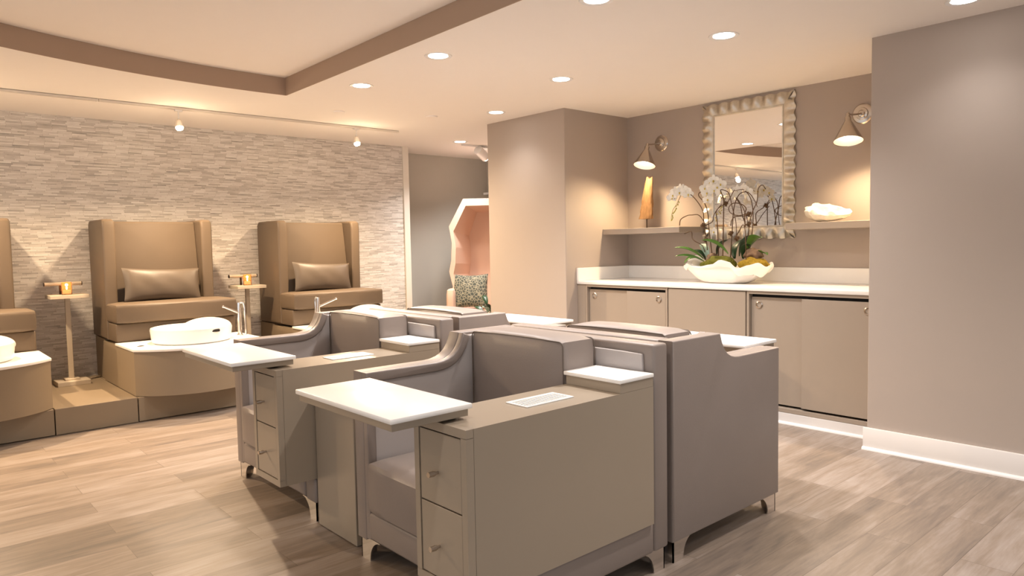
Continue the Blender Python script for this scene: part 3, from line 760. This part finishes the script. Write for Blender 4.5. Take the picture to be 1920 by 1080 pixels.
# sconces
def sconce(label, plate, axis, joint, power):
    t = thing('wall_sconce', label, 'wall lamp', plate, 0, 'nickel cone sconces beside the mirror')
    P = Vector(plate); R = Vector((-1, 0, 0)).to_track_quat('Z', 'Y').to_matrix().to_4x4()
    MB().lathe([(0, 0), (0.072, 0), (0.074, 0.006), (0.066, 0.014), (0.045, 0.016), (0.042, 0.024), (0.026, 0.027), (0.020, 0.034), (0, 0.036)], (0, 0, 0), 40, rot=R).build('backplate', M['nickel'], t)
    J = Vector(joint) - P
    MB().tube([(-0.03, 0, 0), (-0.08, J.y * 0.25, J.z * 0.4), (J.x * 0.75, J.y * 0.75, J.z * 0.9), (J.x, J.y, J.z)], 0.007, 10).blob(tuple(J), (0.014, 0.014, 0.014), 3, 0, 2, 2).build('arm', M['nickel'], t)
    A = Vector(axis).normalized()
    q = A.to_track_quat('Z', 'Y').to_matrix().to_4x4()
    MB().lathe([(0, 0), (0.011, 0), (0.013, 0.004), (0.013, 0.02), (0.021, 0.024), (0.021, 0.05), (0.024, 0.055), (0.024, 0.06), (0.019, 0.062)], tuple(J), 28, rot=q).build('socket', M['nickel'], t)
    sh = MB().lathe([(0.022, 0.052), (0.030, 0.066), (0.098, 0.200), (0.100, 0.206), (0.097, 0.206)], tuple(J), 48, rot=q).build('shade', M['nickel'], t)
    MB().lathe([(0.018, 0.060), (0.096, 0.203)], tuple(J), 48, rot=q).build('shade_lining', M['shadewhite'], sh)
    MB().blob(tuple(J + A * 0.155), (0.032, 0.032, 0.032), 1, 0, 2, 3).build('bulb', M['shadein'], t)
    o = lamp('sconce_beam', 'SPOT', tuple(P + J + A * 0.19), power, AMBER, spot_size=math.radians(150), spot_blend=0.7, shadow_soft_size=0.03)
    o.rotation_euler = A.to_track_quat('-Z', 'Y').to_euler()
    return t
sconce('nickel cone sconce left of the mirror, turned towards the column', (5.449, 4.03, 2.20), (-0.32, -0.06, -1), (5.24, 4.03, 2.175), 46)
sconce('nickel cone sconce right of the mirror, beside the mauve wall', (5.449, 2.235, 2.205), (-0.245, -0.13, -1), (5.22, 2.245, 2.18), 46)

# driftwood sculpture
t = thing('driftwood_sculpture', 'rough golden driftwood piece on a thin rod on the left shelf', 'sculpture', (5.30, 4.09, 1.4225))
s = MB(); b = bmesh.new(); rnd = random.Random(4); rings = []
for i in range(17):
    u = i / 16; z = 0.085 + 0.365 * u; r = 0.066 - 0.034 * u
    cx = 0.004 * math.sin(5 * u); cy = -0.050 * u + 0.01
    row = []
    for k in range(20):
        a = 2 * PI * k / 20
        rr = r * (1 + 0.16 * math.sin(3 * a + 2.2 * u) + 0.09 * math.sin(7 * a + 9 * u) + rnd.uniform(-0.05, 0.05))
        dz = 0.018 * math.sin(3 * a) * (u > 0.95)
        row.append(b.verts.new((cx + rr * 0.8 * math.cos(a), cy + rr * math.sin(a), z + dz)))
    rings.append(row)
for a_, c_ in zip(rings, rings[1:]):
    for k in range(20): b.faces.new((a_[k], a_[(k + 1) % 20], c_[(k + 1) % 20], c_[k]))
b.faces.new(rings[0][::-1]); b.faces.new(rings[-1])
s._merge(b); s.build('driftwood', M['drift'], t, ang=50)
MB().cyl((0, 0.0, 0.004), (0, 0.0, 0.10), 0.0045).build('rod', M['rod'], t)
MB().box(-0.035, -0.035, 0, 0.035, 0.035, 0.005, 0.001, 1).build('base_plate', M['rod'], t)

# coral / shell half on the right shelf
s = MB(); b = bmesh.new(); n, m_ = 40, 14; rnd = random.Random(9); rows = []
for i in range(n):
    a = 2 * PI * i / n; row = []
    ext = 0.130 * (1 + 0.55 * max(0, math.cos(a + PI)) ** 3)      # long beak towards -y
    for j in range(m_ + 1):
        u = j / m_
        r = ext * math.sin(u * PI / 2) * (1 + 0.06 * math.sin(9 * a) * u)
        y = r * math.cos(a); x = 0.62 * r * math.sin(a)
        z = (0.075 + 0.025 * math.cos(a)) * u ** 2.2 + 0.006 * math.sin(7 * a + 1) * u + 0.03 * u * max(0, math.sin(a)) + rnd.uniform(-0.004, 0.004)
        row.append(b.verts.new((x, y, z + 0.006)))
    for j in range(m_ - 1, 2, -1):     # inner side with lumps
        u = j / m_
        r = ext * math.sin(u * PI / 2) * 0.82; y = r * math.cos(a); x = 0.62 * r * math.sin(a)
        z = (0.06 + 0.02 * math.cos(a)) * u ** 2 + 0.034 + 0.010 * math.sin(5 * a + 8 * u) + rnd.uniform(-0.006, 0.006)
        row.append(b.verts.new((x, y, z + 0.006)))
    rows.append(row)
for i in range(n):
    A_, B_ = rows[i], rows[(i + 1) % n]
    for k in range(len(A_) - 1): b.faces.new((A_[k], B_[k], B_[k + 1], A_[k + 1]))
bmesh.ops.remove_doubles(b, verts=b.verts[:], dist=1e-4); bmesh.ops.recalc_face_normals(b, faces=b.faces[:])
b.transform(Matrix.Rotation(math.radians(-20), 4, 'Y')); 
lo = min(v.co.z for v in b.verts)
for v in b.verts: v.co.z -= lo
s._merge(b); o = s.build('coral_shell', M['coral'], ang=60, loc=(5.33, 2.46, 1.4225))
tag(o, 'chunky white coral shell glowing on the right shelf', 'coral')

# ================================================================ orchid bowl
BX, BY, BZ = 5.10, 3.145, 0.9575
def bowl():
    s = MB(); b = bmesh.new(); n, m_ = 96, 16; rows = []
    HT_ = [(0, .165), (14, .215), (30, .225), (48, .17), (75, .15), (100, .175), (125, .15), (150, .175), (172, .15), (185, .155), (200, .135), (214, .165), (226, .150), (238, .130), (250, .185), (260, .198), (272, .165), (290, .150), (308, .152), (322, .168), (336, .150), (348, .145), (360, .165)]
    FD_ = [(0, .03), (20, .045), (60, .025), (120, .03), (178, .045), (195, .062), (215, .070), (232, .055), (244, .03), (258, .040), (272, .022), (300, .014), (330, .022), (345, .035), (360, .03)]
    def tab(T, a):
        d = math.degrees(a) % 360
        for (a0, v0), (a1, v1) in zip(T, T[1:]):
            if a0 <= d <= a1:
                u = (d - a0) / (a1 - a0); u = u * u * (3 - 2 * u); return v0 + (v1 - v0) * u
        return T[0][1]
    def rim(a): return tab(HT_, a) - 0.155
    for i in range(n):
        a = 2 * PI * i / n; row = []
        ca, sa = math.cos(a), math.sin(a)
        def P(r, z): return (sa * r * 0.52, ca * r, z)
        for j in range(m_ + 1):
            u = j / m_
            r = 0.165 + (0.35 - 0.165) * u ** 0.75
            z = 0.002 + (0.125 + rim(a)) * u ** 1.35
            row.append(P(r, z))
        R, Z = 0.37, 0.127 + rim(a); fold = tab(FD_, a)
        for q in (0.35, 0.8, 1.2, 1.6, 2.1, 2.6, 3.0):
            row.append(P(R - 0.02 + fold * math.sin(q) , Z + (0.012 + fold * 0.3) * math.sin(min(q, PI / 2)) - fold * 0.75 * max(0, q - 1.2)))
        for j in range(6):
            u = j / 5
            row.append(P(R - 0.035 - 0.14 * u, Z + 0.002 - (0.09 + rim(a)) * u))
        row.append((0, 0, 0.03))
        row = [(0, 0, 0.0)] + row
        rows.append([b.verts.new(p) for p in row])
    for i in range(n):
        A_, B_ = rows[i], rows[(i + 1) % n]
        for k in range(len(A_) - 1): b.faces.new((A_[k], B_[k], B_[k + 1], A_[k + 1]))
    bmesh.ops.remove_doubles(b, verts=b.verts[:], dist=1e-5); bmesh.ops.recalc_face_normals(b, faces=b.faces[:])
    s._merge(b); o = s.build('ruffled_bowl', M['bowl'], ang=70, loc=(BX, BY, BZ))
    tag(o, 'wide white bowl with a ruffled rim on the counter below the mirror', 'bowl'); return o
bowl()
def mound(name, c, r, mat, label, seed, cat='moss'):
    m_ = MB().blob((0, 0, 0), r, seed, 0.13, 9, 5)
    if cat == 'moss':
        r_ = random.Random(seed)
        for v in m_.bm.verts:
            k = 1 + 0.035 * math.sin(v.co.x * 260 + seed) * math.sin(v.co.y * 230) * math.sin(v.co.z * 240 + 2) + r_.uniform(-0.02, 0.03)
            v.co = v.co * k
    o = m_.build(name, M[mat], loc=c); tag(o, label, cat); return o
mound('moss_mound', (5.07, 3.19, 1.105), (0.11, 0.14, 0.068), 'moss', 'green moss mound in the middle of the white bowl', 3)
mound('moss_mound', (5.09, 2.90, 1.095), (0.10, 0.11, 0.066), 'mossy', 'yellowish moss mound at the right of the white bowl', 5)
mound('river_stone', (5.14, 2.93, 1.18), (0.05, 0.075, 0.052), 'stone_', 'brown veined stone among the orchid leaves', 8, 'stone')
mound('river_stone', (5.10, 3.27, 1.155), (0.05, 0.05, 0.04), 'stone_', 'small greyish stone left of the moss mound', 11, 'stone')

def leaf_mesh(p0, p1, width, up=0.03, fold=0.25, n=14):
    p0, p1 = Vector(p0), Vector(p1); d = p1 - p0; L = d.length; d.normalize()
    side = d.cross(Vector((0, 0, 1)));
    if side.length < 0.1: side = Vector((1, 0, 0))
    side = side.normalized() * math.cos(fold) + Vector((0, 0, 1)) * math.sin(fold); side.normalize(); nrm = side.cross(d).normalized()
    if nrm.z < 0: nrm = -nrm
    s = MB(); b = bmesh.new(); T, Bm = [], []
    for i in range(n + 1):
        u = i / n; w_ = width * (math.sin(PI * (0.06 + 0.94 * u)) ** 0.7) * (0.6 + 0.4 * u) + 0.0008
        c = p0 + d * L * u + nrm * (up * 4 * u * (1 - u))
        rT, rB = [], []
        for k in (-1, -0.5, 0, 0.5, 1):
            q = c + side * w_ / 2 * k + nrm * (abs(k) * w_ * 0.22)
            rT.append(b.verts.new(q + nrm * 0.0012)); rB.append(b.verts.new(q - nrm * 0.0012))
        T.append(rT); Bm.append(rB)
    for i in range(n):
        for k in range(4):
            b.faces.new((T[i][k], T[i + 1][k], T[i + 1][k + 1], T[i][k + 1])); b.faces.new((Bm[i][k], Bm[i][k + 1], Bm[i + 1][k + 1], Bm[i + 1][k]))
        for k, kk in ((0, 0), (4, 4)):
            b.faces.new((T[i][k], Bm[i][k], Bm[i + 1][k], T[i + 1][k]))
    for i in (0, n): b.faces.new(T[i] + Bm[i][::-1])
    bmesh.ops.recalc_face_normals(b, faces=b.faces[:]); s._merge(b); return s
def flower_mesh(r=0.048):
    s = MB()
    def petal(a, L, W_, mat, cup=0.25):
        b = bmesh.new(); n, m_ = 6, 6; G = []
        for i in range(n + 1):
            u = i / n; row = []
            for k in range(-3, 4):
                w_ = W_ * math.sin(PI * min(1, 0.08 + 0.86 * u)) ** 0.6 * k / 3
                x = L * u; z = cup * L * u * u * 0.5 - 0.05 * abs(w_) + 0.002 * math.sin(k * 2 + u * 5)
                row.append(b.verts.new((x, w_, z)))
            G.append(row)
        for i in range(n):
            for k in range(6): b.faces.new((G[i][k], G[i + 1][k], G[i + 1][k + 1], G[i][k + 1]))
        ret = bmesh.ops.solidify(b, geom=b.faces[:], thickness=0.0008)
        b.transform(Matrix.Rotation(a, 4, 'Z')); s._merge(b, s._mi(mat))
    for a in (90, 215, 325): petal(math.radians(a), r * 0.95, r * 0.30, M['petal'], 0.1)
    for a in (8, 172): petal(math.radians(a), r, r * 0.52, M['petal'], 0.2)
    s.blob((0, -0.006, 0.006), (0.006, 0.009, 0.008), 1, 0.2, 3, 2, mat=M['lip'])
    return s
FLOWER = None
rnd = random.Random(21)
def put_flowers(parent, pts, face=(-0.8, -0.5, -0.1), sc=1.0):
    global FLOWER
    for p in pts:
        if FLOWER is None:
            o = flower_mesh().build('flower', None, parent, ang=80); FLOWER = o
        else:
            o = FLOWER.copy(); COL.objects.link(o); o.parent = parent
        o.location = Vector(p)
        f = Vector(face) + Vector((rnd.uniform(-.3, .3), rnd.uniform(-.5, .5), rnd.uniform(-.3, .3)))
        o.rotation_euler = f.to_track_quat('Z', 'Y').to_euler(); k = sc * rnd.uniform(0.9, 1.1); o.scale = (k, k, k)
def tp(lst, x=5.1, wob=0.02, seed=0):
    r_ = random.Random(seed); n = len(lst)
    return [(x + wob * math.sin(2.1 * i + seed), y, z) for i, (y, z) in enumerate(lst)]
# orchid one: long arch to the left
t = thing('orchid', 'white orchid arching far left out of the bowl', 'orchid', (0, 0, 0), 0, 'white orchids in the bowl')
A = [(3.314, 1.10), (3.332, 1.321), (3.344, 1.428), (3.37, 1.545), (3.427, 1.637), (3.48, 1.69), (3.539, 1.716), (3.599, 1.697), (3.643, 1.65)]
st = MB().tube(tp(A, 5.10, 0.012, 1), (0.0045, 0.0025), 8); st.build('stem', M['stem'], t)
A2 = [(3.566, 1.70), (3.61, 1.611), (3.655, 1.558), (3.675, 1.471)]
MB().tube(tp(A2, 5.09, 0.006, 2), (0.0028, 0.0015), 6).build('stem', M['greenstem'], t)
s = MB()
for i in range(11):
    u = i / 10; y = 3.60 + 0.075 * u + rnd.uniform(-.010, .010); z = 1.625 - 0.15 * u + rnd.uniform(-.006, .006)
    s.blob((5.09 + rnd.uniform(-.01, .01), y, z), (0.006, 0.006, 0.009), i, 0.1, 3, 2)
s.build('buds', M['bud'], t)
put_flowers(t, [(5.075, 3.652, 1.668), (5.07, 3.61, 1.715), (5.08, 3.575, 1.735), (5.075, 3.538, 1.735), (5.07, 3.505, 1.715), (5.075, 3.488, 1.688), (5.06, 3.628, 1.688), (5.06, 3.56, 1.705)], sc=0.98)
# orchid two: upright cluster
t = thing('orchid', 'white orchid with an upright cluster over the mirror frame', 'orchid', (0, 0, 0), 0, 'white orchids in the bowl')
B2 = [(3.304, 1.10), (3.339, 1.41), (3.36, 1.518), (3.385, 1.608), (3.437, 1.678), (3.416, 1.717), (3.344, 1.756), (3.262, 1.724), (3.212, 1.686)]
MB().tube(tp(B2, 5.16, 0.012, 3), (0.0045, 0.0025), 8).build('stem', M['stem'], t)
put_flowers(t, [(5.14, 3.323, 1.772), (5.13, 3.364, 1.731), (5.13, 3.344, 1.69), (5.12, 3.242, 1.733), (5.13, 3.212, 1.69), (5.13, 3.334, 1.636), (5.15, 3.292, 1.79), (5.12, 3.27, 1.71), (5.14, 3.225, 1.755), (5.13, 3.30, 1.735)], sc=1.0)
put_flowers(t, [(5.17, 3.290, 1.49), (5.17, 3.303, 1.37)], sc=0.8)
# orchid three: at the mirror side
t = thing('orchid', 'white orchid behind the vines, close to the mirror glass', 'orchid', (0, 0, 0), 0, 'white orchids in the bowl')
MB().tube([(5.2, 3.02, 1.10), (5.25, 3.0, 1.40), (5.27, 3.02, 1.60), (5.26, 3.08, 1.70), (5.25, 3.16, 1.70)], (0.0045, 0.0025), 8).build('stem', M['stem'], t)
put_flowers(t, [(5.27, 3.05, 1.69), (5.27, 3.10, 1.72), (5.27, 3.15, 1.71), (5.28, 3.02, 1.64), (5.28, 3.18, 1.67)], face=(0.9, 0.1, -0.1), sc=0.9)
# curly vines
VINES = [
 ('curly brown vine leaning right out of the left knot', [(3.218, 1.13), (3.247, 1.442), (3.252, 1.531), (3.202, 1.572), (3.153, 1.604), (3.095, 1.687), (3.075, 1.695)], 5.12, [(3.163, 1.591)]),
 ('curly brown vine with a forked top in the middle', [(3.163, 1.13), (3.165, 1.561), (3.153, 1.63), (3.182, 1.703), (3.124, 1.68), (3.09, 1.626), (3.075, 1.548), (3.056, 1.444), (3.037, 1.315)], 5.08, [(3.099, 1.351), (3.046, 1.311)]),
 ('brown vine arching high in front of the mirror', [(3.114, 1.13), (3.094, 1.403), (3.066, 1.565), (3.037, 1.657), (2.981, 1.675), (2.925, 1.65), (2.897, 1.59), (2.879, 1.555)], 5.10, []),
 ('brown vine rising tallest at the right', [(2.98, 1.13), (2.952, 1.398), (2.925, 1.516), (2.897, 1.598), (2.875, 1.688), (2.843, 1.719), (2.825, 1.685)], 5.12, [(2.961, 1.42), (2.962, 1.5)]),
 ('thin vine curled in a loop before the mirror', [(2.958, 1.40), (2.952, 1.5), (2.952, 1.542), (2.99, 1.578), (3.047, 1.589), (3.104, 1.558), (3.085, 1.514), (3.009, 1.49), (2.962, 1.5)], 5.06, []),
 ('thin vine arching left and down in front of the left shelf', [(3.551, 1.43), (3.54, 1.48), (3.491, 1.51), (3.427, 1.513), (3.365, 1.509), (3.329, 1.454), (3.319, 1.423)], 5.05, [(3.319, 1.423)]),
 ('short curled vine low at the left of the bowl', [(3.513, 1.361), (3.46, 1.377), (3.449, 1.323), (3.407, 1.295), (3.345, 1.249), (3.314, 1.12)], 5.07, [(3.314, 1.303)]),
 ('vine branch running up between the two left knots', [(3.319, 1.423), (3.263, 1.452), (3.232, 1.512), (3.163, 1.591)], 5.07, []),
 ('short vine branch bowing below the right knots', [(3.046, 1.311), (3.008, 1.366), (2.961, 1.416), (2.952, 1.365), (2.946, 1.13)], 5.05, []),
]
for i, (lb, pts, x, knots) in enumerate(VINES):
    t = thing('curly_vine', lb, 'vine', (0, 0, 0), 0, 'curly brown vines in the bowl')
    MB().tube(tp(pts, x, 0.014, i + 5), (0.0045, 0.0028), 8).build('stem', M['stem'], t)
    for j, (y, z) in enumerate(knots):
        s = MB(); r_ = random.Random(i * 10 + j); c = (x + 0.014 * math.sin(i), y, z)
        for k in range(9):
            d = Vector((r_.uniform(-1, 1), r_.uniform(-1, 1), r_.uniform(-1, 1))).normalized()
            s.cyl(tuple(Vector(c) - d * 0.013), tuple(Vector(c) + d * r_.uniform(.018, .03)), 0.0035, 0.0012, 6)
        s.blob(c, (0.016, 0.018, 0.020), k, 0.4, 6, 3)
        s.build('knot', M['stem'], t)
# leaves
LEAVES = [((5.06, 3.334, 1.15), (4.98, 3.56, 1.245), 0.05, 0.02, 'leaf', 'narrow green orchid leaf reaching far left'),
 ((5.05, 3.32, 1.13), (4.95, 3.53, 1.175), 0.045, 0.015, 'leaf', 'low green orchid leaf at the left rim of the bowl'),
 ((5.02, 3.33, 1.15), (4.93, 3.43, 1.115), 0.06, 0.02, 'leaf', 'broad green leaf drooping over the left rim'),
 ((5.08, 3.30, 1.15), (5.15, 3.42, 1.27), 0.06, 0.02, 'leafpale', 'pale silvery leaf behind the left stems'),
 ((5.05, 3.10, 1.19), (5.0, 3.31, 1.305), 0.06, 0.02, 'leaf', 'long green leaf slanting up left above the moss'),
 ((5.14, 3.05, 1.17), (5.20, 2.95, 1.33), 0.12, 0.02, 'leafdark', 'dark broad leaf in the centre of the bowl'),
 ((5.16, 3.10, 1.15), (5.24, 3.06, 1.31), 0.11, 0.02, 'leafdark', 'dark leaf standing behind the centre leaf'),
 ((5.12, 2.97, 1.23), (5.06, 2.815, 1.315), 0.085, 0.025, 'leaf', 'bright broad green leaf at the upper right'),
 ((5.16, 2.93, 1.16), (5.10, 2.79, 1.18), 0.06, 0.02, 'leaf', 'small green leaf at the right behind the stone'),
 ((5.12, 3.24, 1.16), (5.16, 3.17, 1.30), 0.08, 0.02, 'leafdark', 'dark leaf standing left of the centre, behind the moss'),
 ((5.10, 3.34, 1.14), (5.08, 3.46, 1.215), 0.055, 0.02, 'leafdark', 'dark leaf between the two narrow left leaves'),
 ((5.14, 3.02, 1.15), (5.10, 2.93, 1.26), 0.07, 0.02, 'leafdark', 'dark leaf just left of the brown stone')]
for p0, p1, w_, up, mt, lb in LEAVES:
    o = leaf_mesh(p0, p1, w_ * 1.35, up * 1.3).build('orchid_leaf', M[mt], ang=60); tag(o, lb, 'leaf', 'orchid leaves in the bowl')

# ================================================================ alcove: canopy chair, cushion, plant, ledge
t = thing('canopy_chair', 'peach upholstered hooded chair in the alcove behind the column', 'armchair', (5.70, 6.88, 0), math.radians(-47))
def hood():
    s = MB(); b = bmesh.new()
    outer = [(-0.40, 0.45), (-0.40, 0.80), (-0.44, 0.98), (-0.41, 1.12), (-0.40, 1.33), (-0.43, 1.53), (-0.25, 1.86), (0.25, 1.86), (0.43, 1.53), (0.40, 1.33), (0.41, 1.12), (0.44, 0.98), (0.40, 0.80), (0.40, 0.45)]
    def off(p, k): return (p[0] * k, 0.45 + (p[1] - 0.45) * (1 - (1 - k) * 0.5))
    f_out = [(x, -0.25, z) for x, z in outer]; f_in = [(off(p, 0.88)[0], -0.245, off(p, 0.88)[1]) for p in outer]
    k_out = [(x * 0.80, 0.36, 0.45 + (z - 0.45) * 0.96) for x, z in outer]; k_in = [(x * 0.62, 0.28, 0.45 + (z - 0.45) * 0.90) for x, z in outer]
    R_ = [[b.verts.new(p) for p in L_] for L_ in (k_out, f_out, f_in, k_in)]
    for a_, c_ in zip(R_, R_[1:]):
        for i in range(len(outer) - 1): b.faces.new((a_[i], a_[i + 1], c_[i + 1], c_[i]))
    b.faces.new(R_[3]); b.faces.new(R_[0][::-1])
    for e in (0, -1): b.faces.new([R_[k][e] for k in range(4)])
    bmesh.ops.recalc_face_normals(b, faces=b.faces[:])
    s._merge(b); return s
hd = hood().build('hood', M['pink'], t, smooth=False)
MB().pad(-0.38, -0.36, 0.20, 0.38, 0.28, 0.50, 0.03, 0.015).build('seat', M['pink'], t)
for x in (-0.46, 0.36): MB().pad(x, -0.40, 0.16, x + 0.10, 0.10, 0.765, 0.03, 0.008).build('arm', M['pink'], t)
for x in (-0.38, 0.38):
    for y in (-0.33, 0.25): MB().cyl((x, y, 0), (x * 0.97, y * 0.97, 0.22), 0.015, 0.024).build('leg', M['rod'], t)
p = pillow_mesh(0.43, 0.43, 0.15).build('throw_cushion', M['pattern'])
tag(p, 'grey green patterned cushion on the peach canopy chair', 'cushion'); p.location = (5.40, 6.85, 0.735); p.rotation_euler = (math.radians(-14), 0, math.radians(-44))
t = thing('potted_plant', 'leafy dark green plant beside the canopy chair, partly behind the column', 'plant', (5.25, 6.20, 0))
MB().lathe([(0, 0), (0.09, 0), (0.12, 0.42), (0.112, 0.42), (0.105, 0.37), (0, 0.37)], n=32).build('pot', M['planter'], t)
rr = random.Random(7)
lv = []
for k in range(26):
    a = rr.uniform(0, 2 * PI); el = rr.uniform(0.1, 1.2); L_ = rr.uniform(0.22, 0.5)
    L_ *= 0.9; p0 = Vector((0, 0, 0.36)); p1 = Vector((math.cos(a) * math.cos(el) * L_, math.sin(a) * math.cos(el) * L_, 0.42 + math.sin(el) * L_))
    m0 = p1 - (p1 - p0).normalized() * 0.17
    s = MB().tube([tuple(p0), tuple(m0)], 0.003, 5)
    me = leaf_mesh(tuple(m0), tuple(p1 - Vector((0, 0, 0.03))), 0.085, 0.02)
    mt_ = bpy.data.meshes.new('t'); me.bm.to_mesh(mt_); s.bm.from_mesh(mt_); bpy.data.meshes.remove(mt_); me.bm.free()
    s.build('leaf', M['leafpale' if k % 6 == 0 else 'leafdark'], t, ang=60)
o = MB().box(6.25, 7.30, 1.98, 6.459, 7.60, 2.01, 0.002, 1).build('wall_ledge', M['trimwhite']); tag(o, 'small white ledge high on the alcove side wall', 'ledge')
